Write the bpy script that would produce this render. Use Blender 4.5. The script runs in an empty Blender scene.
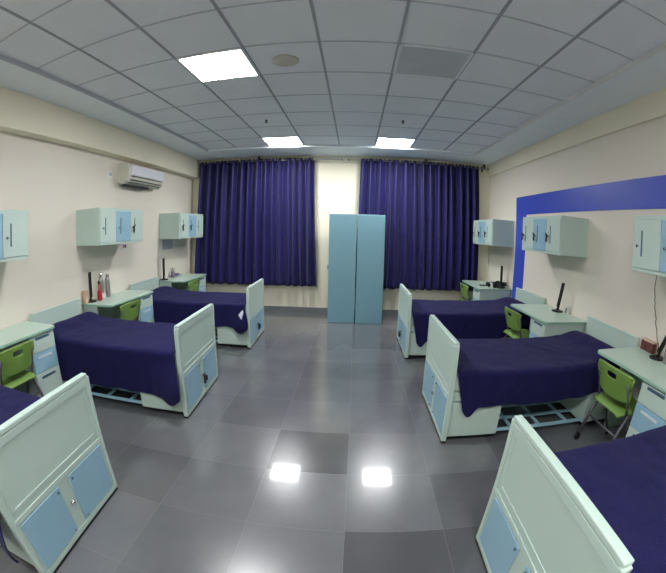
import bpy, bmesh, math, random
from mathutils import Matrix, Vector, noise
PI = math.pi
scn = bpy.context.scene
COL = scn.collection
random.seed(7)

# ---------------------------------------------------------------- camera (wide fisheye-like lens), world, exposure
FPX, K3, PITCH, YAW, ROLL, CAMZ = 368.27, .0356, .1522, -.0552, -.0215, 1.589
cam = bpy.data.cameras.new('camera'); cam_o = bpy.data.objects.new('camera', cam); COL.objects.link(cam_o); scn.camera = cam_o
cam.type = 'PANO'; cam.panorama_type = 'FISHEYE_LENS_POLYNOMIAL'
mm = 36 / 666; FM = FPX * mm
cam.sensor_fit = 'HORIZONTAL'; cam.sensor_width = 36; cam.sensor_height = 573 * mm
cam.fisheye_fov = PI; cam.clip_start = .02
cam.fisheye_polynomial_k0 = 0; cam.fisheye_polynomial_k1 = -1 / FM; cam.fisheye_polynomial_k2 = 0
cam.fisheye_polynomial_k3 = -K3 / FM ** 3; cam.fisheye_polynomial_k4 = 0
cam_o.matrix_world = (Matrix.Translation((0, 0, CAMZ)) @ Matrix.Rotation(-YAW, 4, 'Z') @ Matrix.Rotation(-PITCH, 4, 'X')
                      @ Matrix.Rotation(ROLL, 4, 'Y') @ Matrix.Rotation(PI / 2, 4, 'X'))
w = bpy.data.worlds.new('world'); scn.world = w; w.use_nodes = True
w.node_tree.nodes['Background'].inputs[0].default_value = (.8, .88, 1, 1); w.node_tree.nodes['Background'].inputs[1].default_value = .2
vs = scn.view_settings; vs.view_transform = 'Standard'; vs.look = 'None'; vs.gamma = 1; vs.exposure = 2.05; vs.use_curve_mapping = False
PANEL_STRENGTH = 13.0
scn.cycles.diffuse_bounces = 10; scn.cycles.max_bounces = 14

# ---------------------------------------------------------------- materials
def lin(c):
    return tuple(((v / 255) / 12.92 if v / 255 <= .04045 else ((v / 255 + .055) / 1.055) ** 2.4) for v in c) + (1,)
def mat(name, rgb, rough=.5, metal=0, var=.04, scale=6, bump=0, bscale=80, coat=0, coat_r=.05, spec=.5, sheen=0, stretch=None):
    m = bpy.data.materials.new(name); m.use_nodes = True
    n, l = m.node_tree.nodes, m.node_tree.links
    b = n['Principled BSDF']; c = lin(rgb)
    tc = n.new('ShaderNodeTexCoord'); no = n.new('ShaderNodeTexNoise'); no.inputs['Scale'].default_value = scale; no.inputs['Detail'].default_value = 4
    src = tc.outputs['Object']
    if stretch:
        mp = n.new('ShaderNodeMapping'); mp.inputs['Scale'].default_value = stretch; l.new(src, mp.inputs[0]); src = mp.outputs[0]
    l.new(src, no.inputs['Vector'])
    r = n.new('ShaderNodeValToRGB'); r.color_ramp.elements[0].position = .3; r.color_ramp.elements[1].position = .7
    r.color_ramp.elements[0].color = tuple(v * (1 - var) for v in c[:3]) + (1,)
    r.color_ramp.elements[1].color = tuple(min(1, v * (1 + var)) for v in c[:3]) + (1,)
    l.new(no.outputs[0], r.inputs[0]); l.new(r.outputs[0], b.inputs['Base Color'])
    b.inputs['Roughness'].default_value = rough; b.inputs['Metallic'].default_value = metal
    b.inputs['Specular IOR Level'].default_value = spec
    b.inputs['Coat Weight'].default_value = coat; b.inputs['Coat Roughness'].default_value = coat_r
    if sheen: b.inputs['Sheen Weight'].default_value = sheen
    if bump:
        n2 = n.new('ShaderNodeTexNoise'); n2.inputs['Scale'].default_value = bscale; l.new(src, n2.inputs['Vector'])
        bp = n.new('ShaderNodeBump'); bp.inputs['Strength'].default_value = bump; bp.inputs['Distance'].default_value = .01
        l.new(n2.outputs[0], bp.inputs['Height']); l.new(bp.outputs[0], b.inputs['Normal'])
    return m
M = {}
M['wall'] = mat('wall_paint', (224, 217, 204), .75, var=.015, scale=1.2, bump=.05, bscale=200)
M['wall_cream'] = mat('cream_paint', (232, 226, 204), .75, var=.02, scale=1.5, bump=.05, bscale=200)
M['skirt'] = mat('skirting_stone', (116, 118, 122), .35)
M['gypsum'] = mat('gypsum_border', (232, 238, 242), .8, var=.015)
M['tile'] = mat('ceiling_tile', (232, 236, 240), .9, var=.02, scale=3, bump=.15, bscale=300)
M['tbar'] = mat('ceiling_main_runner', (160, 165, 172), .6)
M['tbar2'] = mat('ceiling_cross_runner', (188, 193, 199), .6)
M['offpanel'] = mat('unlit_panel', (196, 202, 204), .5, var=.05, scale=5)
M['mint'] = mat('mint_steel', (190, 210, 200), .38, var=.02, scale=2, bump=.02, bscale=300)
M['mint2'] = mat('mint_laminate', (188, 210, 196), .3, var=.02, scale=3)
M['blue'] = mat('sky_blue_steel', (148, 186, 205), .38, var=.03, scale=3)
M['ltblue'] = mat('pale_blue_tube', (160, 200, 215), .4)
M['edge'] = mat('desk_edge', (150, 190, 170), .4)
M['dark'] = mat('black_plastic', (18, 18, 20), .4)
M['black_gap'] = mat('dark_gap', (30, 34, 38), .7)
M['slot'] = mat('slot_handle', (62, 92, 110), .5)
M['slotw'] = mat('slot_handle_light', (205, 218, 222), .4)
M['chrome'] = mat('chrome', (190, 190, 195), .2, metal=1)
M['grey_tube'] = mat('grey_tube', (92, 90, 98), .4, metal=.3)
M['green'] = mat('green_plastic', (112, 145, 68), .42, var=.03)
M['navy'] = mat('navy_blanket', (31, 30, 75), .95, var=.1, scale=14, bump=.5, bscale=120, spec=.1, sheen=.05)
M['sheet'] = mat('white_sheet', (222, 224, 232), .8)
M['mattress'] = mat('mattress_ticking', (196, 214, 206), .8)
M['curtain'] = mat('curtain_fabric', (27, 23, 84), .5, var=.08, scale=10, spec=.4, sheen=.1, bump=.1, bscale=250)
M['steel'] = mat('brushed_steel', (170, 168, 165), .35, metal=.8)
M['ward'] = mat('teal_blue_steel', (116, 158, 172), .5, var=.02, scale=2)
M['royal'] = mat('royal_blue_paint', (62, 82, 192), .4, var=.03, scale=2)
M['ac'] = mat('white_ac_plastic', (224, 226, 232), .35)
M['ac_body'] = mat('ivory_ac_plastic', (206, 204, 190), .45)
M['white'] = mat('white_plastic', (225, 225, 222), .4)
M['red'] = mat('red_plastic', (170, 22, 34), .3)
M['tan'] = mat('tan_card', (204, 176, 152), .7, var=.35, scale=30, stretch=(1, 3, .3))
M['photo'] = mat('brown_red_print', (96, 52, 48), .5, var=.7, scale=28)
M['paper'] = mat('grey_paper', (168, 172, 182), .8, var=.06, scale=8)
M['smoke'] = mat('ivory_detector', (190, 190, 176), .5)
M['lilac'] = mat('lilac_plastic', (120, 106, 124), .4)
M['cable'] = mat('cable_rubber', (40, 36, 38), .6)
def emis(name, s, col=(1, 1, 1, 1)):
    m = bpy.data.materials.new(name); m.use_nodes = True; n = m.node_tree.nodes; b = n['Principled BSDF']
    b.inputs['Base Color'].default_value = (.8, .8, .8, 1); b.inputs['Emission Color'].default_value = col; b.inputs['Emission Strength'].default_value = s
    tc = n.new('ShaderNodeTexCoord'); no = n.new('ShaderNodeTexNoise'); no.inputs['Scale'].default_value = 2
    rr = n.new('ShaderNodeMapRange'); rr.inputs['To Min'].default_value = s * .97; rr.inputs['To Max'].default_value = s * 1.03
    l = m.node_tree.links; l.new(tc.outputs['Object'], no.inputs['Vector']); l.new(no.outputs[0], rr.inputs[0]); l.new(rr.outputs[0], b.inputs['Emission Strength'])
    return m
M['led'] = emis('led_diffuser', PANEL_STRENGTH, (.985, .99, 1, 1))

def floor_material():
    m = bpy.data.materials.new('grey_stone_floor'); m.use_nodes = True
    n, l = m.node_tree.nodes, m.node_tree.links; b = n['Principled BSDF']
    tc = n.new('ShaderNodeTexCoord')
    at = n.new('ShaderNodeAttribute'); at.attribute_name = 'tile'
    n1 = n.new('ShaderNodeTexNoise'); n1.inputs['Scale'].default_value = 2.2; n1.inputs['Detail'].default_value = 5; n1.inputs['Roughness'].default_value = .55
    l.new(tc.outputs['Object'], n1.inputs['Vector'])
    mr = n.new('ShaderNodeMapRange'); mr.inputs['From Min'].default_value = .3; mr.inputs['From Max'].default_value = .7
    mr.inputs['To Min'].default_value = .85; mr.inputs['To Max'].default_value = 1.13
    l.new(n1.outputs[0], mr.inputs[0])
    mx = n.new('ShaderNodeMix'); mx.data_type = 'RGBA'; mx.blend_type = 'MULTIPLY'; mx.inputs[0].default_value = 1
    l.new(at.outputs['Color'], mx.inputs[6]); l.new(mr.outputs[0], mx.inputs[7])
    l.new(mx.outputs[2], b.inputs['Base Color'])
    n2 = n.new('ShaderNodeTexNoise'); n2.inputs['Scale'].default_value = 2.5; n2.inputs['Detail'].default_value = 2
    l.new(tc.outputs['Object'], n2.inputs['Vector'])
    r2 = n.new('ShaderNodeMapRange'); r2.inputs['To Min'].default_value = .2; r2.inputs['To Max'].default_value = .3
    l.new(n2.outputs[0], r2.inputs[0]); l.new(r2.outputs[0], b.inputs['Roughness'])
    b.inputs['Specular IOR Level'].default_value = .7
    b.inputs['Coat Weight'].default_value = .4; b.inputs['Coat Roughness'].default_value = .05
    n3 = n.new('ShaderNodeTexNoise'); n3.inputs['Scale'].default_value = 9; l.new(tc.outputs['Object'], n3.inputs['Vector'])
    bp = n.new('ShaderNodeBump'); bp.inputs['Strength'].default_value = .04; bp.inputs['Distance'].default_value = .01
    l.new(n3.outputs[0], bp.inputs['Height']); l.new(bp.outputs[0], b.inputs['Normal'])
    return m
M['floor'] = floor_material()
M['grout'] = mat('floor_grout', (112, 114, 118), .5)

# ---------------------------------------------------------------- mesh helpers
class MB:
    def __init__(s): s.bm = bmesh.new(); s.mats = []
    def mi(s, m):
        if m not in s.mats: s.mats.append(m)
        return s.mats.index(m)
    def box(s, x0, x1, y0, y1, z0, z1, m='mint', bev=0, rot=None, piv=None, seg=2):
        t = bmesh.new(); bmesh.ops.create_cube(t, size=1)
        for v in t.verts:
            v.co = Vector(((x0 + x1) / 2 + v.co.x * (x1 - x0), (y0 + y1) / 2 + v.co.y * (y1 - y0), (z0 + z1) / 2 + v.co.z * (z1 - z0)))
        if bev: bmesh.ops.bevel(t, geom=list(t.edges), offset=bev, segments=seg, affect='EDGES', profile=.5)
        s.add(t, m, rot, piv); return s
    def add(s, t, m, rot=None, piv=None, smooth=False):
        if rot:
            p = Vector(piv or (0, 0, 0)); R = Matrix.Rotation(rot[0], 4, rot[1])
            for v in t.verts: v.co = R @ (v.co - p) + p
        k = s.mi(m)
        for f in t.faces: f.material_index = k; f.smooth = smooth
        me = bpy.data.meshes.new('tmp'); t.to_mesh(me); t.free(); s.bm.from_mesh(me); bpy.data.meshes.remove(me)
    def tube(s, pts, r, m, n=10, caps=True):
        pts = [Vector(p) for p in pts]; t = bmesh.new(); rings = []
        up = None
        for i, p in enumerate(pts):
            d = (pts[min(i + 1, len(pts) - 1)] - pts[max(i - 1, 0)]).normalized()
            if up is None: up = Vector((0, 0, 1)) if abs(d.z) < .9 else Vector((1, 0, 0))
            a = d.cross(up).normalized(); b_ = a.cross(d).normalized(); up = b_
            rr = r[i] if isinstance(r, (list, tuple)) else r
            rings.append([t.verts.new(p + a * math.cos(k * 2 * PI / n) * rr + b_ * math.sin(k * 2 * PI / n) * rr) for k in range(n)])
        for i in range(len(rings) - 1):
            for k in range(n): t.faces.new((rings[i][k], rings[i][(k + 1) % n], rings[i + 1][(k + 1) % n], rings[i + 1][k]))
        if caps: t.faces.new(rings[0][::-1]); t.faces.new(rings[-1])
        bmesh.ops.recalc_face_normals(t, faces=t.faces[:])
        s.add(t, m, smooth=True); return s
    def lathe(s, prof, c, m, n=24, axis='Z'):
        t = bmesh.new(); rings = []
        for r, z in prof:
            rings.append([t.verts.new((r * math.cos(k * 2 * PI / n), r * math.sin(k * 2 * PI / n), z)) for k in range(n)])
        for i in range(len(rings) - 1):
            for k in range(n): t.faces.new((rings[i][k], rings[i][(k + 1) % n], rings[i + 1][(k + 1) % n], rings[i + 1][k]))
        t.faces.new(rings[0][::-1]); t.faces.new(rings[-1])
        if axis == 'X': R = Matrix.Rotation(PI / 2, 4, 'Y')
        elif axis == 'Y': R = Matrix.Rotation(-PI / 2, 4, 'X')
        else: R = Matrix.Identity(4)
        for v in t.verts: v.co = R @ v.co + Vector(c)
        bmesh.ops.recalc_face_normals(t, faces=t.faces[:])
        s.add(t, m, smooth=True); return s
    def prism(s, poly, z0, z1, m, bev=0):
        t = bmesh.new(); a = [t.verts.new((x, y, z0)) for x, y in poly]; b_ = [t.verts.new((x, y, z1)) for x, y in poly]
        t.faces.new(a[::-1]); t.faces.new(b_)
        for i in range(len(poly)): t.faces.new((a[i], a[(i + 1) % len(poly)], b_[(i + 1) % len(poly)], b_[i]))
        bmesh.ops.recalc_face_normals(t, faces=t.faces[:])
        if bev: bmesh.ops.bevel(t, geom=list(t.edges), offset=bev, segments=2, affect='EDGES')
        s.add(t, m); return s
    def grid(s, pts, m, closed=False):      # pts[i][j]
        t = bmesh.new(); V = [[t.verts.new(p) for p in row] for row in pts]
        for i in range(len(V) - 1):
            for j in range(len(V[0]) - 1): t.faces.new((V[i][j], V[i][j + 1], V[i + 1][j + 1], V[i + 1][j]))
        bmesh.ops.recalc_face_normals(t, faces=t.faces[:])
        s.add(t, m, smooth=True); return s
    def build(s, name, parent=None):
        me = bpy.data.meshes.new(name); s.bm.to_mesh(me); s.bm.free()
        for k in s.mats: me.materials.append(M[k])
        o = bpy.data.objects.new(name, me); COL.objects.link(o)
        if parent: o.parent = parent
        return o
def tag(o, label, cat, group=None, kind=None):
    o['label'] = label; o['category'] = cat
    if group: o['group'] = group
    if kind: o['kind'] = kind
    return o
def thing(name, loc, rz, label, cat, group=None):
    o = bpy.data.objects.new(name, None); COL.objects.link(o); o.location = loc; o.rotation_euler = (0, 0, rz); o.empty_display_size = .1
    return tag(o, label, cat, group)
def struct(name, mb):
    o = mb.build(name); o['kind'] = 'structure'; return o
def solid(o, th, off=0, sub=0):
    md = o.modifiers.new('thick', 'SOLIDIFY'); md.thickness = th; md.offset = off
    if sub:
        m2 = o.modifiers.new('sub', 'SUBSURF'); m2.levels = sub; m2.render_levels = sub
    return o

# ---------------------------------------------------------------- room shell
WL, WR, D, FR, H = -3.275, 2.65, 6.93, -1.7, 3.057
BL, BR = WL + .15, WR - .04          # faces of the shallow beams above the side walls
# floor: stone slabs on a .56 m grid
T = .557; X0, Y0 = .012, 2.02
bm = bmesh.new(); lay = bm.loops.layers.float_color.new('tile')
base = (.122, .125, .134)
i0, i1 = int((WL - X0) / T) - 2, int((WR - X0) / T) + 2; j0, j1 = int((FR - Y0) / T) - 2, int((D - Y0) / T) + 2
for i in range(i0, i1):
    for j in range(j0, j1):
        g = .0009
        xs = [max(WL - .1, X0 + i * T + g), min(WR + .1, X0 + (i + 1) * T - g)]; ys = [max(FR - .1, Y0 + j * T + g), min(D + .1, Y0 + (j + 1) * T - g)]
        if xs[1] <= xs[0] or ys[1] <= ys[0]: continue
        k = random.uniform(.84, 1.16)
        if (i, j) == (-1, 0): k = .5
        if (i, j) in ((0, -2), (1, -2)): k = .62
        if (i, j) in ((0, -1), (-1, -1), (-1, -2)): k = 1.12
        f = bm.faces.new([bm.verts.new(p) for p in ((xs[0], ys[0], 0), (xs[1], ys[0], 0), (xs[1], ys[1], 0), (xs[0], ys[1], 0))])
        for lp in f.loops: lp[lay] = tuple(v * k for v in base) + (1,)
q = [bm.verts.new(p) for p in ((WL - .1, FR - .1, -.001), (WR + .1, FR - .1, -.001), (WR + .1, D + .1, -.001), (WL - .1, D + .1, -.001))]
f = bm.faces.new(q); f.material_index = 1
r = bmesh.ops.extrude_face_region(bm, geom=[f])
for v in [e for e in r['geom'] if isinstance(e, bmesh.types.BMVert)]: v.co.z = -.1
me = bpy.data.meshes.new('floor'); bm.to_mesh(me); bm.free(); me.materials.append(M['floor']); me.materials.append(M['grout'])
fl = bpy.data.objects.new('floor', me); COL.objects.link(fl); fl['kind'] = 'structure'

b = MB(); b.box(WL - .15, WL, FR - .1, D + .1, 0, H + .2, 'wall'); struct('wall_left', b)
b = MB(); b.box(WR, WR + .15, FR - .1, D + .1, 0, H + .2, 'wall'); struct('wall_right', b)
b = MB(); b.box(WL - .1, WR + .1, D, D + .15, 0, H + .2, 'wall_cream'); struct('wall_back', b)
b = MB(); b.box(WL - .1, WR + .1, FR - .15, FR, 0, H + .2, 'wall'); struct('wall_front', b)
b = MB(); b.box(WL, BL, FR, D, 2.655, H - .02, 'wall_cream'); struct('trim_1', b)
b = MB(); b.box(BR, WR, FR, D, 2.79, H - .02, 'wall_cream'); struct('trim_2', b)
b = MB(); b.box(WL, WR, D - .014, D, 0, .105, 'skirt'); struct('baseboard_back', b)
b = MB(); b.box(WL, WL + .014, FR, D - .014, 0, .105, 'skirt'); struct('baseboard_left', b)
b = MB(); b.box(WR - .014, WR, FR, D - .014, 0, .105, 'skirt'); struct('baseboard_right', b)
# painted border on the right wall
b = MB(); b.box(WR - .008, WR, FR, 5.61, 1.985, 2.275, 'royal', .002); b.box(WR - .008, WR, 5.235, 5.61, .105, 1.985, 'royal', .002); struct('trim_3', b)

# ceiling: lay-in tile grid inside a plain border that drops 3 cm
GX0, GX1 = -2.083 - .55, 6 * .6 - 2.083 + .58
gx = [-2.083 + .6 * i for i in range(7)]; gy = [.738 + .6 * j for j in range(-4, 10)]
GY1 = gy[-1]; DROP = .032
b = MB()
b.box(GX0 - .02, GX1 + .02, FR, GY1 + .02, H + .006, H + .15, 'tile')
b.box(WL, GX0, FR, D, H - DROP, H + .15, 'gypsum'); b.box(GX1, WR, FR, D, H - DROP, H + .15, 'gypsum')
b.box(GX0, GX1, GY1, D, H - DROP, H + .15, 'gypsum')
b.box(GX1 - .001, GX1 + .012, FR, GY1, H - DROP - .003, H + .004, 'white')  # right step edge: white strip paints in the light caught by its face
b.box(GX0 - .012, GX0 + .001, FR, GY1, H - DROP - .003, H + .004, 'tbar2')  # left step edge: greyer strip paints in the shadow line along the step
for x in gx: b.box(x - .011, x + .011, FR, GY1, H, H + .008, 'tbar')
for y in gy: b.box(GX0, GX1, y - .007, y + .007, H + .001, H + .0075, 'tbar2')
struct('ceiling', b)

# ---------------------------------------------------------------- lit panels
def panel(ix, jy, label, lit=True):
    x0, y0 = gx[ix], .738 + .6 * jy
    t = thing('ceiling_light' if lit else 'unlit_ceiling_panel', (x0 + .3, y0 + .3, H), 0, label, 'ceiling light', 'square ceiling panels')
    b = MB(); e = .285
    for s in (-1, 1):
        b.box(-e, e, s * e - .012, s * e + .012, -.008, .004, 'white' if lit else 'tile'); b.box(s * e - .012, s * e + .012, -e + .012, e - .012, -.008, .004, 'white' if lit else 'tile')
    b.build('frame', t)
    b = MB(); b.box(-.273, .273, -.273, .273, -.005, .004, 'led' if lit else 'offpanel'); b.build('diffuser', t)
panel(1, 3, 'large lit square ceiling panel nearest the camera, beside the round ceiling disc')
panel(1, 8, 'lit ceiling panel at the far end above the left curtain')
panel(4, 8, 'lit ceiling panel at the far end above the right curtain')
panel(1, -2, 'lit square ceiling panel behind the camera on the left row')
panel(4, -2, 'lit square ceiling panel behind the camera on the right row')
panel(4, 3, 'dull grey unlit square panel in the middle of the ceiling', False)
b = MB(); b.lathe([(.115, 0), (.115, -.008), (.1, -.018), (.06, -.026), (.055, -.03), (.0, -.031)][:5], (-.6, 2.86, H + .006), 'smoke'); o = b.build('ceiling_disc')
tag(o, 'round ivory disc fixture on the ceiling beside the nearest lit panel', 'ceiling fixture')
for x, lb in ((-1.18, 'tiny black nozzle on ceiling in front of the far left lit panel'), (.6, 'tiny black nozzle on ceiling in front of the far right lit panel')):
    b = MB(); b.lathe([(.018, 0), (.018, -.01), (.008, -.012), (.008, -.03), (.02, -.032), (.02, -.036)], (x, 4.63, H + .006), 'dark', 12); o = b.build('ceiling_nozzle')
    tag(o, lb, 'nozzle', 'ceiling nozzles')

# ---------------------------------------------------------------- curtains
def rod(x0, x1, lb):
    t = thing('curtain_rod', ((x0 + x1) / 2, D - .13, 2.925), 0, lb, 'curtain rod', 'curtain rods on the back wall'); h = (x1 - x0) / 2
    MB().tube([(-h, 0, 0), (h, 0, 0)], .011, 'steel').build('pole', t)
    for s in (-1, 1): MB().lathe([(.012, 0), (.022, .012), (.024, .025), (.015, .04), (.004, .045)] if s > 0 else [(.012, 0), (.022, -.012), (.024, -.025), (.015, -.04), (.004, -.045)], (s * h, 0, 0), 'steel', 14, 'X').build('finial', t)
    for x in ((-h + .06, -.1) if x0 < -1 else (.1, h - .06)):
        b = MB(); b.box(x - .01, x + .01, 0, .13, -.008, .008, 'dark'); b.box(x - .02, x + .02, .122, .13, -.04, .06, 'dark'); b.lathe([(.02, .01), (.024, .03), (.024, .07), (.014, .085)], (x, -.01, 0), 'dark', 12); b.lathe([(.02, -.012), (.02, .012)], (x, 0, .012), 'dark', 12, 'X'); b.build('bracket', t)
rod(-3.2, -.28, 'steel curtain rod carrying the left pair of curtains')
rod(-.12, 2.55, 'steel curtain rod carrying the right pair of curtains')
def curtain(x0, x1, xb0, xb1, nf, seed, lb, cy=D - .13, zt=2.95, zb=.535):
    rnd = random.Random(seed)
    t = thing('curtain', ((x0 + x1) / 2, cy, zt), 0, lb, 'curtain', 'navy curtains hung on the back wall')
    cx = (x0 + x1) / 2; NX, NZ = nf * 14, 40
    ph = [rnd.uniform(-.5, .5) for _ in range(nf + 2)]; am = [rnd.uniform(.55, 1.35) for _ in range(nf + 2)]
    rows = []
    for j in range(NZ + 1):
        v = j / NZ; z = (zb - zt) * v
        row = []
        for i in range(NX + 1):
            u = i / NX; k = min(nf, max(0, nf * (u + .022 * math.sin(PI * u) * math.sin(2 * PI * u * 2.3 + seed * 1.7) + .010 * math.sin(PI * u) * math.sin(2 * PI * u * 5.1 + seed))))
            a0 = x0 + (x1 - x0) * u; a1 = xb0 + (xb1 - xb0) * u
            x = a0 + (a1 - a0) * v ** 1.3
            kk = int(k); fr = k - kk
            amp = (am[kk] * (1 - fr) + am[min(kk + 1, nf)] * fr)
            wv = math.sin(2 * PI * k + ph[kk] * v * .8 * math.sin(PI * fr))
            y = -wv * .052 * (1 + (amp - 1) * min(1, v * 2)) + .010 * math.sin(2 * PI * k * 2.03 + seed + 1.5 * v) * v
            x += .012 * math.sin(2 * PI * k * .5 + 3 * v + seed) * v
            row.append((x - cx, y, z + (.006 * math.sin(5 * k + seed) if j == NZ else 0)))
        rows.append(row)
    o = MB().grid(rows, 'curtain').build('cloth', t); solid(o, .004)
    n = nf * 2
    for k in range(n):
        u = (k + .5) / n
        x = x0 + (x1 - x0) * u - cx
        b = MB(); a = [(x, .036 * math.cos(q * PI / 8), -.025 + .036 * math.sin(q * PI / 8)) for q in range(17)]
        b.tube(a, .008, 'dark', 6, False); b.build('eyelet', t)
curtain(-3.07, -1.74, -3.17, -1.72, 8, 1, 'dark navy curtain panel at the far left corner of the back wall')
curtain(-1.732, -.77, -1.712, -.70, 7, 2, 'navy curtain panel left of the bare wall strip, beside the corner panel')
curtain(.09, 1.22, .02, 1.25, 7, 3, 'navy curtain panel partly behind the tall blue lockers')
curtain(1.228, 2.38, 1.262, 2.42, 8, 4, 'navy curtain panel at the right corner of the back wall')

# ---------------------------------------------------------------- tall lockers in the middle
def locker(x0, x1, yf, rz, lb, handle):
    t = thing('steel_locker', ((x0 + x1) / 2, yf, 0), rz, lb, 'locker', 'tall blue steel lockers'); h = (x1 - x0) / 2
    b = MB(); b.box(-h, h, 0, .48, .0, 1.872, 'ward', .006); b.build('body', t)
    b = MB(); b.box(-h + .012, h - .012, -.004, .0, .02, 1.855, 'ward', .0015); b.build('back_panel', t)
    b = MB()
    b.box(-h + .01, h - .01, .48, .498, .05, 1.84, 'ward', .004); d = b.build('door', t)
    if handle:
        b = MB(); b.box(-h - .018, -h, .02, .06, .93, 1.0, 'chrome', .004); b.build('latch', t)
locker(-.428, .036, 6.177, 0, 'left one of the two tall blue steel lockers in front of the back wall', True)
locker(.05, .512, 6.177, 0, 'right one of the two tall blue steel lockers, beside the right bed row', False)

# ---------------------------------------------------------------- wall cabinets (local: back on the wall at x=0.. front at x=-d ; y across)
def cabinet(x, yc, side, keys, lb, d=.40, Wd=1.02, z=1.457):
    rz = 0 if side == 'R' else PI
    t = thing('wall_cabinet', (x, yc, z), rz, lb, 'wall cabinet', 'three door wall cabinets'); h = .438
    b = MB(); b.box(-d, 0, -Wd / 2, Wd / 2, 0, h, 'mint', .004)
    b.build('body', t)
    b = MB()
    b.box(-d - .003, -d, -Wd / 2 + .004, Wd / 2 - .004, h - .03, h - .002, 'mint', .001); b.box(-d - .003, -d, -Wd / 2 + .004, Wd / 2 - .004, .002, .028, 'mint', .001)
    b.build('front_frame', t)
    for k in range(3):          # k=0 nearest to local -y
        y0 = -Wd / 2 + .012 + k * (Wd - .024) / 3; y1 = y0 + (Wd - .024) / 3 - .006
        m = 'blue' if k == 1 else 'mint'
        b = MB(); b.box(-d - .012, -d - .0005, y0, y1, .032, h - .034, m, .002); dr = b.build('door', t)
        if k == 1: dr['label'] = 'sky blue middle door'
        hy = y1 - .10
        b = MB(); b.box(-d - .0145, -d - .011, hy - .009, hy + .009, .12, .32, 'slot', .002); b.build('handle', dr)
        b = MB(); b.lathe([(.0, 0), (.012, 0), (.012, -.012), (.0, -.012)][1:3], (-d - .012, hy + .05, .2), 'chrome', 12, 'X'); b.build('lock', dr)
        if k in keys:
            b = MB(); b.box(-d - .045, -d - .024, hy + .046, hy + .054, .185, .22, 'dark', .001)
            b.box(-d - .046, -d - .032, hy + .036, hy + .064, .135, .188, 'dark', .005); b.lathe([(.014, -.003), (.014, .003)], (-d - .05, hy + .045, .225), 'dark', 12, 'X'); b.build('key', dr)
cabinet(WR, 4.035, 'R', (0, 1, 2), 'mint wall cabinet framed by the blue border, keys hanging in its three doors')
cabinet(WR, 6.2, 'R', (0, 1), 'farthest mint wall cabinet on the right wall, beside the curtain')
cabinet(WR, 1.79, 'R', (), 'nearest mint wall cabinet on the right wall, cut by the photo edge', z=1.437)
cabinet(WL, 3.90, 'L', (0,), 'mint wall cabinet with one key, below the air conditioner', d=.405, Wd=1.0)
cabinet(WL, 6.06, 'L', (1, 2), 'farthest mint wall cabinet on the left wall, beside the curtain', d=.405, Wd=1.0)
cabinet(WL, 1.76, 'L', (), 'nearest mint wall cabinet on the left wall, cut by the photo edge', d=.405, Wd=1.0, z=1.415)

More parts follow.
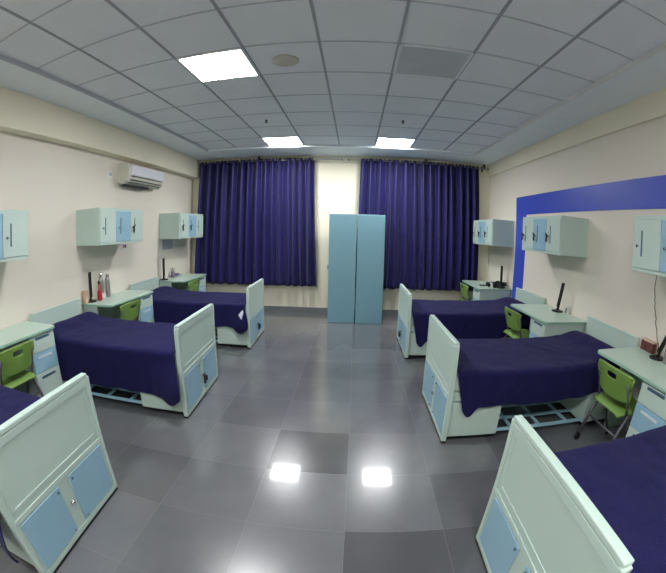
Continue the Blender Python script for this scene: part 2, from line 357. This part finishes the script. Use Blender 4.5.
# ---------------------------------------------------------------- beds (local: foot at x=0, head at x=L; y across)
def bed(loc, rz, L, W, lb, seed, near, hem, bulge=0):
    rnd = random.Random(seed); h = W / 2; HT = .836
    t = thing('storage_bed', loc, rz, lb, 'bed', 'mint steel storage beds')
    # footboard
    b = MB()
    b.box(0, .03, -h, h, .02, HT - .02, 'mint', .003)
    b.box(-.006, .036, -h - .003, h + .003, HT - .028, HT, 'mint', .006)
    for s in (-1, 1): b.box(-.008, .034, s * h - .016, s * h + .016, .02, HT - .02, 'mint', .005)
    for z0, z1 in ((.02, .055), (.395, .425), (HT - .07, HT - .03)): b.box(-.006, .0, -h + .014, h - .014, z0, z1, 'mint', .0025)
    for s in (-1, 1): b.box(-.004, 0, min(s * (h - .03), s * (h - .06)), max(s * (h - .03), s * (h - .06)), .46, HT - .09, 'mint', .0015)
    b.box(-.004, 0, -h + .06, h - .06, .455, .475, 'mint', .0015)
    fb = b.build('footboard', t)
    for s in (-1, 1):
        y0, y1 = sorted((s * .05, s * (h - .035)))
        b = MB(); b.box(-.008, .0, y0, y1, .065, .385, 'blue', .003); d = b.build('door', fb); d['label'] = 'sky blue footboard door'
        b = MB(); b.lathe([(.006, 0), (.009, -.008)], (-.008, s * .075, .36), 'slot', 8, 'X'); b.build('hinge', d); b = MB(); b.lathe([(.006, 0), (.009, -.008)], (-.008, s * .075, .085), 'chrome', 8, 'X'); b.build('hinge', d)
    b = MB(); b.lathe([(.014, 0), (.014, -.016)], (-.006, .0, .235), 'chrome', 14, 'X'); lk = b.build('lock', fb)
    if near == 0:
        b = MB(); b.box(-.05, -.022, -.03, -.01, .17, .225, 'dark', .004); b.box(-.045, -.024, -.002, .026, .15, .235, 'dark', .006); b.lathe([(.02, -.002), (.02, .002)], (-.03, -.005, .235), 'dark', 12, 'X'); b.build('key', fb)
    b = MB(); b.box(-.006, .036, -h - .012, h + .012, 0, .022, 'dark', .004); b.build('foot_strip', t)
    # headboard
    b = MB(); b.box(L - .03, L - .002, -h, h, .02, HT - .02, 'mint', .003); b.box(L - .034, L, -h, h, HT - .025, HT, 'mint', .005); b.build('headboard', t)
    # side rails and storage
    for s in (-1, 1):
        b = MB(); b.box(.03, L - .03, s * (h - .04) - .02, s * (h - .04) + .02, .36, .43, 'mint', .004); b.build('side_rail', t)
    b = MB(); b.box(.036, .47, -h + .015, h - .015, .045, .35, 'mint', .004); b.box(.036, .47, -h + .03, h - .03, .02, .045, 'dark'); b.build('foot_storage_box', t)
    b = MB(); b.box(L - .52, L - .036, -h + .015, h - .015, .045, .35, 'mint', .004); b.box(L - .52, L - .04, -h + .03, h - .03, .02, .045, 'dark'); b.build('head_storage_box', t)
    b = MB()
    for y in (-h + .04, -h + .24, 0, h - .24, h - .04): b.box(.47, L - .52, y - .0125, y + .0125, .06, .085, 'ltblue', .003)
    for x in (.62, .9, 1.2): b.box(x - .0125, x + .0125, -h + .04, h - .04, .062, .083, 'ltblue', .003)
    b.build('storage_rack', t)
    b = MB(); b.box(.034, L - .036, -h + .02, h - .02, .43, .58, 'mattress', .035, seg=4); b.build('mattress', t)
    # blanket
    M0 = Matrix.Translation(loc) @ Matrix.Rotation(rz, 4, 'Z')
    NXg, NS = 84, 72
    xs0, xs1 = .05, L - .045
    hl, hr = hem
    rows = []
    for i in range(NXg + 1):
        u = i / NXg; x = xs0 + (xs1 - xs0) * u
        bump = .085 * math.exp(-((x - (L - .2)) / .16) ** 2) + .02 * math.exp(-((x - (L - .48)) / .25) ** 2)
        if x > L - .2: bump = max(bump, .03)
        top = .606 + bump * 1.0 + .006 * noise.noise((x * 3, seed, 0))
        if u > .95: top -= (u - .95) / .05 * .03
        def hz(side):
            f = hl if side < 0 else hr
            z = f[0] + (f[1] - f[0]) * u
            z += .025 * noise.noise((x * 2.2, seed + side * 3, 1.3)) + .006 * math.sin(x * 21 + seed)
            if u < .09: z -= .07 * math.sin(PI * u / .09)
            return z
        row = []
        hw = h + .004
        for j in range(NS + 1):
            s = j / NS
            if s < .3 or s > .7:
                side = -1 if s < .5 else 1
                v = (.3 - s) / .3 if side < 0 else (s - .7) / .3     # 0 at top, 1 at hem
                zt = top - .03; z = zt + (hz(side) - zt) * v
                B = math.exp(-(x / .2) ** 2) * math.sin(PI * min(1, v * .68)) ** 2
                fold = noise.noise((x * 5.5, seed * 2.1 + side, v * .8)) * .02 * v + .007 * math.sin(x * 17 + 2 * noise.noise((x * 3, seed, side)) * 3) * v
                if side > 0: fold = min(fold, .012) + bulge * B
                y = side * (hw + .006 * v + max(-.002, fold))
                row.append((x + .006 * math.sin(9 * x) * v + (0 if bulge else .07) * v * max(0, 1 - u / .15) - (.07 * B * max(0, 1 - u / .1) if bulge and side > 0 else 0), y, z))
            else:
                c = (s - .5) / .2                     # -1..1
                a = abs(c)
                if a > .86:
                    q_ = (a - .86) / .14 * PI / 2
                    y = math.copysign(hw - .03 + .03 * math.sin(q_), c); z = top - .03 + .03 * math.cos(q_)
                else:
                    y = c / .86 * (hw - .03); z = top
                z += (.010 * noise.noise((x * 4.5, y * 4.5, seed)) + .005 * noise.noise((x * 13, y * 9, seed + 5))) * (1 if a < .86 else .4)
                # pillow rounding towards the sides
                z -= bump * .35 * (a ** 4)
                row.append((x, y, z))
        rows.append(row)
    bo = MB().grid(rows, 'navy').build('blanket')
    bo.matrix_world = M0
    solid(bo, .008, 0, 1)
    return t, bo
LEN_L, LEN_R = WL + 1.428, WR - .742
def rowbed(side, y0, y1, lb, lb2, seed, near, hem, skew=0, fx=None):
    W = y1 - y0; yc = (y0 + y1) / 2
    if side == 'R': fx = fx or .742; loc, rz, L = (fx, yc, 0), 0 + skew, WR - fx - .012
    else: fx = fx or -1.42; loc, rz, L = (fx, yc, 0), PI + skew, fx - WL - .014 - abs(skew) * W / 2
    t, bo = bed(loc, rz, L, W, lb, seed, near, hem, .12 if side == 'L' else 0)
    tag(bo, lb2, 'blanket', 'navy blankets spread on the beds')
    return bo
rowbed('R', 2.435, 3.343, 'middle bed of the right row, its open shoe rack and green chair showing', 'navy blanket on the middle bed of the right row', 3, 1, ((.30, .36), (.2, .25)))
rowbed('R', 4.432, 5.385, 'farthest bed of the right row, next to the tall blue lockers', 'navy blanket on the farthest bed of the right row', 4, 0, ((.24, .3), (.25, .25)), fx=.70)
rowbed('R', .4, 1.335, 'nearest bed of the right row, footboard cut by the bottom photo edge', 'navy blanket on the nearest bed at the bottom right corner', 5, 1, ((.25, .25), (.25, .25)))
rowbed('L', 2.575, 3.5, 'middle bed of the left row, beside the desk with the red bottle', 'navy blanket on the middle bed of the left row', 6, 0, ((.2, .2), (.22, .16)), .06, -1.405)
rowbed('L', 4.575, 5.5, 'farthest bed of the left row, a white sheet corner at its foot', 'navy blanket on the farthest bed of the left row', 7, 0, ((.22, .22), (.29, .27)), .04, -1.372)
rowbed('L', .57, 1.47, 'nearest bed of the left row, footboard filling the bottom left', 'navy blanket on the nearest bed at the bottom left corner', 8, 1, ((.22, .22), (.24, .24)), .06)
# white sheet corner poking out at the foot of the farthest left bed
rows = []
for i in range(7):
    rows.append([(-1.425 - .012 * i + .004 * math.sin(i + j), 4.535 - .006 * j + .01 * math.sin(i * 1.3 + j), .54 - .035 * j + .012 * math.sin(i) - .01 * i) for j in range(6)])
o = MB().grid(rows, 'sheet').build('bed_sheet'); solid(o, .004)
tag(o, 'white sheet corner sticking out beside footboard of the farthest left bed', 'sheet')

# ---------------------------------------------------------------- desks (local: front edge x=0, wall x=Dp; pedestal at y low)
DZ = .76
def desk(side, y0, y1, lb):
    W = y1 - y0; yc = (y0 + y1) / 2; h = W / 2
    xf = 2.045 if side == 'R' else -2.76
    Dp = (WR - xf) if side == 'R' else (xf - WL); Dp -= .004
    t = thing('study_desk', (xf, yc, 0), 0 if side == 'R' else PI, lb, 'desk', 'mint study desks between the beds')
    poly = []
    rc = .05
    for cx, cy, a0 in ((rc, -h + rc, PI), (Dp - .001, -h, None), (Dp - .001, h, None), (rc, h - rc, PI / 2)):
        if a0 is None: poly.append((cx, cy)); continue
        for k in range(7):
            a = a0 + k * PI / 12; poly.append((cx + rc * math.cos(a), cy + rc * math.sin(a)))
    # order: front-low corner, back-low, back-high, front-high
    b = MB(); b.prism(poly, DZ - .024, DZ, 'mint2'); b.prism([(x * .999 - .0015 if x < .06 else x, y * 1.001) for x, y in poly], DZ - .022, DZ - .004, 'edge'); b.build('desktop', t)
    b = MB(); b.box(.035, Dp - .02, -h + .02, -h + .38, .05, DZ - .024, 'mint', .003); b.box(.05, Dp - .04, -h + .04, -h + .36, .0, .05, 'dark'); b.build('pedestal', t)
    for z0, z1, m in ((.565, .715, 'mint'), (.375, .56, 'blue'), (.065, .37, 'mint')):
        b = MB(); b.box(.02, .036, -h + .028, -h + .372, z0, z1, m, .003); d = b.build('drawer', t)
        if m == 'blue': d['label'] = 'sky blue middle drawer'
        b = MB(); zc = z1 - .045 if m == 'blue' or z0 < .1 else z1 - .02
        b.box(.0165, .0215, -h + .1, -h + .3, zc - .011, zc + .011, 'slotw' if m == 'blue' else 'slot', .002); b.build('handle', d)
    # support panel with a foot at the other end
    b = MB(); b.box(Dp - .26, Dp - .02, h - .045, h - .02, .05, DZ - .024, 'mint', .003); b.box(.34, Dp - .02, h - .055, h - .01, .0, .05, 'mint', .006); b.build('leg', t)
    b = MB(); b.box(Dp - .045, Dp - .025, -h + .38, h - .045, .4, DZ - .024, 'mint', .003); b.build('modesty_panel', t)
desk('R', 3.376, 4.38, 'mint desk of the right row holding the leaning lamp, beyond middle bed')
desk('R', 5.62, 6.68, 'farthest mint desk of the right row, under the curtain corner, strewn with cables')
desk('R', 1.40, 2.41, 'nearest mint desk of the right row, cut by the right photo edge')
desk('L', 3.435, 4.495, 'mint desk of the left row holding the red bottle and steel flasks')
desk('L', 5.46, 6.5, 'farthest mint desk of the left row, holding the pen mug')
desk('L', 1.44, 2.462, 'nearest mint desk of the left row, bare top, cut by photo edge')

# ---------------------------------------------------------------- chairs (local: facing +x, back at x=0)
def chair(side, yc, lb, dx=0, tilt=0):
    xf = (1.985 + dx) if side == 'R' else (-2.71 + dx)
    t = thing('school_chair', (xf, yc, 0), tilt + (0 if side == 'R' else PI), lb, 'chair', 'green school chairs at the desks')
    # backrest: curved panel, hand hole
    NYg, NZg = 16, 12; b = MB(); rows = []; w_ = .235
    def bp(y, v):   # v 0 bottom .. 1 top
        ww = w_ * (1 - .12 * (1 - v)); yy = y * ww
        z = .50 + v * (.735 - .50) - (.018 * (abs(y) ** 3) if v > .5 else -.02 * (abs(y) ** 3))
        return Vector((.06 - .045 * v - .045 * (1 - y * y) + .012 * (v > .93), yy, z))
    bmx = bmesh.new(); V = {}
    for i in range(NYg + 1):
        for j in range(NZg + 1): V[i, j] = bmx.verts.new(bp(-1 + 2 * i / NYg, j / NZg))
    for i in range(NYg):
        for j in range(NZg):
            if 6 <= i <= 9 and 8 <= j <= 9: continue
            bmx.faces.new((V[i, j], V[i + 1, j], V[i + 1, j + 1], V[i, j + 1]))
    bmesh.ops.recalc_face_normals(bmx, faces=bmx.faces[:])
    b.add(bmx, 'green', smooth=True)
    o = b.build('backrest', t); solid(o, .012, 0, 1)
    b = MB()
    b.tube([(bp(-1 + 2 * i / 12, 1) + Vector((-.004, 0, -.006))) for i in range(13)], .013, 'green')
    for s in (-1, 1): b.tube([bp(s, v / 6) for v in range(7)], .013, 'green')
    b.build('back_rim', t)
    # seat shell
    rows = []
    for i in range(15):
        u = i / 14; row = []
        for j in range(17):
            v = -1 + j / 8
            x = .0 + .39 * u; y = v * (.215 - .015 * (1 - u))
            e = max(0, abs(v) - .8) / .2; ef = max(0, u - .85) / .15; er = max(0, .12 - u) / .12
            z = .435 - .012 * (1 - v * v) * (1 - abs(2 * u - 1)) - .03 * ef ** 2 - .022 * e ** 2 - .03 * er ** 2
            row.append((x, y * (1 - .12 * ef ** 2 - .1 * er ** 2), z))
        rows.append(row)
    o = MB().grid(rows, 'green').build('seat'); o.parent = t; solid(o, .016, 0, 1)
    # frame
    for s in (-1, 1):
        y = s * .205
        MB().tube([(.01, y * .96, .66), (.045, y, .56), (.075, y, .46), (.085, y, .42)], .011, 'grey_tube').build('back_post', t)
        b = MB(); b.tube([(.33, y * .95, .40), (.2, y, .405), (.1, y, .40), (.03, y * 1.03, .24), (-.03, y * 1.06, .06)], .014, 'grey_tube'); lg = b.build('leg', t)
        b = MB(); b.lathe([(.03, -.013), (.034, -.007), (.034, .007), (.03, .013)], (-.03, y * 1.06, .034), 'dark', 16, 'Y'); b.box(-.045, -.015, y * 1.06 - .016, y * 1.06 + .016, .04, .075, 'dark', .004); b.build('caster', lg)
        b = MB(); b.tube([(.15, y, .40), (.24, y, .22), (.33, y, .03)], .014, 'grey_tube'); lg = b.build('leg', t)
        b = MB(); b.lathe([(.015, 0), (.018, .004), (.016, .035), (.013, .04)], (.332, y, 0), 'dark', 12); b.build('glide', lg)
    b = MB(); b.tube([(.03, -.205, .24), (.03, .205, .24)], .009, 'grey_tube'); b.build('crossbar', t); b = MB(); b.tube([(.3, -.2, .395), (.3, .2, .395)], .009, 'grey_tube'); b.build('crossbar', t)
chair('R', 2.05, 'green plastic chair at the nearest right desk, legs and caster fully visible')
chair('R', 4.14, 'green plastic chair between middle and farthest right beds', dx=-.02)
chair('R', 6.36, 'green plastic chair at farthest right desk, in front of curtain')
chair('L', 1.84, 'green plastic chair at the nearest left desk, seat showing over the blanket', dx=.02)
chair('L', 3.83, 'green plastic chair at the left desk with flasks, dark cloth on its top edge')
chair('L', 5.83, 'green plastic chair at the farthest left desk, mostly hidden by bed')
# dark cloth on the back of the middle left chair
rows = []
for i in range(9):
    rows.append([(-2.735 + .03 * math.sin(j * PI / 6 ) - .012 + .003 * math.sin(i * 2), 3.8 + i * .025, .705 + .028 * math.sin(j * PI / 6)) for j in range(7)])
o = MB().grid(rows, 'navy').build('folded_cloth'); solid(o, .006)
tag(o, 'small navy cloth draped on the chair back beside the red bottle desk', 'cloth')

# ---------------------------------------------------------------- things on the desks
def lamp(x, y, lean, rz, lb, Z=DZ):
    t = thing('desk_lamp', (x, y, Z), rz, lb, 'desk lamp', 'slim black desk lamps')
    b = MB(); b.lathe([(.075, 0), (.08, .004), (.078, .012), (.06, .018), (.02, .02)], (0, 0, 0), 'dark', 28); b.build('base', t)
    R = (lean, 'X')
    MB().box(-.016, .016, -.009, .009, .015, .365, 'dark', .004, rot=R, piv=(0, 0, .015)).build('arm', t)
    MB().box(-.02, .02, .009, .022, .06, .37, 'dark', .004, rot=R, piv=(0, 0, .015)).build('folded_head', t)
    MB().lathe([(.014, -.022), (.014, .022)], (0, 0, .022), 'dark', 12, 'X').build('hinge', t)
lamp(-3.2, 3.56, 0, .1, 'upright black desk lamp beside the red bottle')
lamp(-3.2, 5.56, 0, .1, 'upright black desk lamp on the desk with the pen mug')
lamp(2.54, 3.93, .25, 0, 'leaning black desk lamp on the right desk, near small white box')
lamp(2.53, 5.84, -.04, .2, 'black desk lamp standing among cables on the farthest right desk')
lamp(2.53, 2.06, .4, 0, 'black desk lamp on the nearest right desk, cut by photo edge')
# left middle desk
b = MB(); b.box(-.04, .04, -.03, .03, 0, .15, 'tan', .004); o = b.build('card_box'); o.location = (-3.16, 3.525, DZ); o.location.y = 3.515
tag(o, 'tan and red striped carton left of the black lamp on left desk', 'box')
o.location = (-3.225, 3.475, DZ)
def bottle(x, y, prof, m, capm, cap, lb, name='bottle', cat='bottle', group=None):
    t = thing(name, (x, y, DZ), 0, lb, cat, group)
    MB().lathe(prof, (0, 0, 0), m).build('body', t); MB().lathe(cap, (0, 0, 0), capm).build('cap', t)
bottle(-3.13, 3.67, [(.03, 0), (.034, .01), (.034, .09), (.028, .12), (.014, .15), (.012, .215)], 'red', 'dark', [(.015, .213), (.016, .24), (.01, .245)], 'slim red bottle beside the black lamp on the left desk')
bottle(-3.22, 3.82, [(.033, 0), (.035, .008), (.035, .23), (.028, .26), (.022, .27)], 'steel', 'chrome', [(.024, .268), (.024, .325), (.014, .33)], 'steel flask standing closer to the red bottle', 'flask', 'flask', 'steel flasks')
bottle(-3.18, 3.92, [(.033, 0), (.035, .008), (.035, .23), (.03, .255), (.022, .265)], 'steel', 'chrome', [(.024, .263), (.024, .30), (.014, .305)], 'shorter steel flask, farther from the red bottle', 'flask', 'flask', 'steel flasks')
t = thing('mug', (-3.15, 3.765, DZ), 0, 'small white cup between red bottle and steel flasks', 'cup')
MB().lathe([(.028, 0), (.033, .005), (.035, .075), (.031, .075), (.029, .01), (.001, .01)], (0, 0, 0), 'white').build('cup_body', t)
MB().tube([(.033, 0, .06), (.055, 0, .055), (.058, 0, .035), (.05, 0, .02), (.032, 0, .018)], .004, 'white', 8).build('handle', t)
# far left desk
t = thing('pen_mug', (-3.2, 5.9, DZ), 0, 'greyish lilac mug full of dark pens on the farthest left desk', 'mug')
MB().lathe([(.036, 0), (.04, .004), (.042, .1), (.038, .1), (.036, .008), (.001, .008)], (0, 0, 0), 'lilac').build('cup_body', t)
for k in range(6):
    a = k * 1.05; MB().tube([(.012 * math.cos(a), .012 * math.sin(a), .012), (.034 * math.cos(a), .034 * math.sin(a), .155 + .012 * (k % 3))], .005, 'dark', 8).build('pen', t)
b = MB(); b.box(-.06, .06, -.09, .09, 0, .028, 'paper', .004); o = b.build('notebook'); o.location = (-3.2, 6.08, DZ); tag(o, 'grey notebook lying under the paper bundle on the farthest left desk', 'notebook')
b = MB(); b.box(-.05, .05, -.05, .06, 0, .03, 'lilac', .01); o = b.build('pouch'); o.location = (-3.2, 6.06, DZ + .028); o.rotation_euler.z = .3; tag(o, 'small greyish pouch lying on the notebook beside the pen mug', 'pouch')
# right middle desk: small white box by the lamp
b = MB(); b.box(-.025, .025, -.02, .02, 0, .085, 'white', .004); b.box(-.026, -.02, -.014, .014, .01, .075, 'dark', .001); o = b.build('small_box'); o.location = (2.61, 3.79, DZ)
tag(o, 'small white and dark box standing right of the leaning lamp', 'box')
# right far desk: cable heap, flat phone
t = thing('cable_heap', (2.5, 5.80, DZ), 0, 'tangled black cables heaped around the lamp on the farthest right desk', 'cables')
rnd = random.Random(11)
for k in range(14):
    pts = []; a0 = rnd.uniform(0, 6); rr = rnd.uniform(.08, .16); cy = rnd.uniform(-.10, .10) ; cxx = rnd.uniform(-.06, .02)
    for i in range(18):
        a = a0 + i * .5
        pts.append((cxx + rr * .55 * math.cos(a), cy + rr * math.sin(a), .009 + .10 * max(0, 1 - abs(cy) * 5) * abs(math.sin(a * .7 + k)) * rnd.uniform(.6, 1.2)))
    MB().tube(pts, .008, 'dark', 6).build('cable', t)
t = thing('headset', (2.33, 5.80, DZ), .4, 'black headset lying in front of the cable heap', 'headset')
MB().tube([(.0, -.07, .02), (-.01, -.06, .07), (-.015, 0, .1), (-.01, .06, .07), (0, .07, .02)], .007, 'dark', 8).build('headband', t)
for s in (-1, 1): MB().lathe([(.03, -.012), (.034, 0), (.03, .012)], (0, s * .07, .034), 'dark', 16, 'Y').build('earcup', t)
b = MB(); b.box(-.09, .09, -.045, .045, 0, .014, 'dark', .004); o = b.build('phone'); o.location = (2.27, 6.0, DZ); o.rotation_euler.z = -.15
tag(o, 'flat black phone lying near front edge of the farthest right desk', 'phone')
b = MB(); b.box(-.03, .03, -.03, .03, 0, .05, 'dark', .012); o = b.build('charger'); o.location = (2.38, 6.13, DZ); tag(o, 'small dark charger block behind the flat black phone', 'charger')
# right near desk: printed box, bottle at the edge
t = thing('photo_box', (2.605, 2.265, DZ), -.06, 'small brown and red printed box at the wall on nearest right desk', 'box')
MB().box(-.03, .03, -.09, .09, 0, .085, 'photo', .004).build('carton', t); MB().box(-.031, .031, -.091, .091, .085, .097, 'tan', .003).build('lid', t)
bottle(2.52, 1.93, [(.03, 0), (.034, .008), (.034, .16), (.028, .185), (.018, .2)], 'steel', 'dark', [(.02, .198), (.02, .225), (.012, .23)], 'grey flask beside the edge cut lamp on the nearest right desk', 'flask', 'flask')
# cable from the near right cabinet
ps = [(2.615, 2.30, 1.457), (2.63, 2.33, 1.35), (2.635, 2.315, 1.2), (2.63, 2.27, 1.08), (2.635, 2.245, 1.0), (2.625, 2.2, .92), (2.60, 2.13, .83), (2.56, 2.1, .79)]
pts = []
for i in range(len(ps) - 1):
    for k in range(5):
        a, c = Vector(ps[i]), Vector(ps[i + 1]); p = a.lerp(c, k / 5); p.y += .006 * math.sin(i * 5 + k * 1.4); pts.append(p)
o = MB().tube(pts, .0035, 'cable', 8).build('lamp_cable'); tag(o, 'thin dark cable hanging from the nearest right wall cabinet to the desk', 'cable')
o = MB().tube([(WL + .006, 5.49, 1.12), (WL + .01, 5.48, 1.0), (WL + .006, 5.485, .9), (WL + .012, 5.48, .80)], .004, 'cable', 8).build('lamp_cable')
tag(o, 'thin dark cable on wall beside the lamp of the farthest left desk', 'cable')
# wall things
def socket(x, y, z, lb, side, dark=True, w=.07, hh=.045):
    s = 1 if side == 'L' else -1
    t = thing('wall_socket', (x, y, z), 0 if side == 'L' else PI, lb, 'socket')
    MB().box(0, .012, -w, w, -hh, hh, 'white', .003).build('plate', t)
    MB().box(.012, .017, -w * .6, -w * .15, -hh * .5, hh * .5, 'red' if dark else 'paper', .001).build('switch', t)
    MB().box(.012, .015, w * .1, w * .6, -hh * .5, hh * .5, 'dark' if dark else 'paper', .001).build('outlet', t)
socket(WL, 4.48, 1.395, 'small white socket with dark switches just below the keyed left cabinet', 'L')
socket(WL, 4.085, 2.40, 'small white socket on the wall beside the air conditioner', 'L', False, .045)
b = MB(); b.box(WL + .0, WL + .003, 5.66, 6.05, 1.265, 1.44, 'paper'); o = b.build('notice_sheet'); tag(o, 'grey paper sheet on the wall under the farthest left cabinet', 'paper')
# ---------------------------------------------------------------- air conditioner
t = thing('air_conditioner', (WL, 4.80, 2.275), 0, 'white split air conditioner on the left wall above the keyed cabinet', 'air conditioner')
def ext(prof, y0, y1, m):
    bmx = bmesh.new(); A = [bmx.verts.new((x, y0, z)) for x, z in prof]; B = [bmx.verts.new((x, y1, z)) for x, z in prof]
    bmx.faces.new(A); bmx.faces.new(B[::-1])
    for i in range(len(prof)): bmx.faces.new((A[i], A[(i + 1) % len(prof)], B[(i + 1) % len(prof)], B[i]))
    bmesh.ops.recalc_face_normals(bmx, faces=bmx.faces[:]); mb = MB(); mb.add(bmx, m); return mb
ext([(0, .03), (.1, .0), (.165, .04), (.19, .09), (.198, .15), (.195, .24), (.17, .285), (.12, .3), (0, .3)], -.52, .52, 'ac_body').build('body', t)
ext([(.185, .125), (.202, .13), (.206, .14), (.206, .24), (.195, .275), (.185, .27), (.19, .14)], -.44, .51, 'ac').build('front_panel', t)
for z, x in ((.028, .152), (.062, .184), (.115, .196)):
    MB().box(x - .02, x + .006, -.44, .46, z - .004, z + .004, 'black_gap', .001, rot=(.5, 'Y'), piv=(x, 0, z)).build('air_vent', t)
MB().box(.04, .12, -.47, .2, -.02, .002, 'black_gap', .004).build('drain_tray', t)
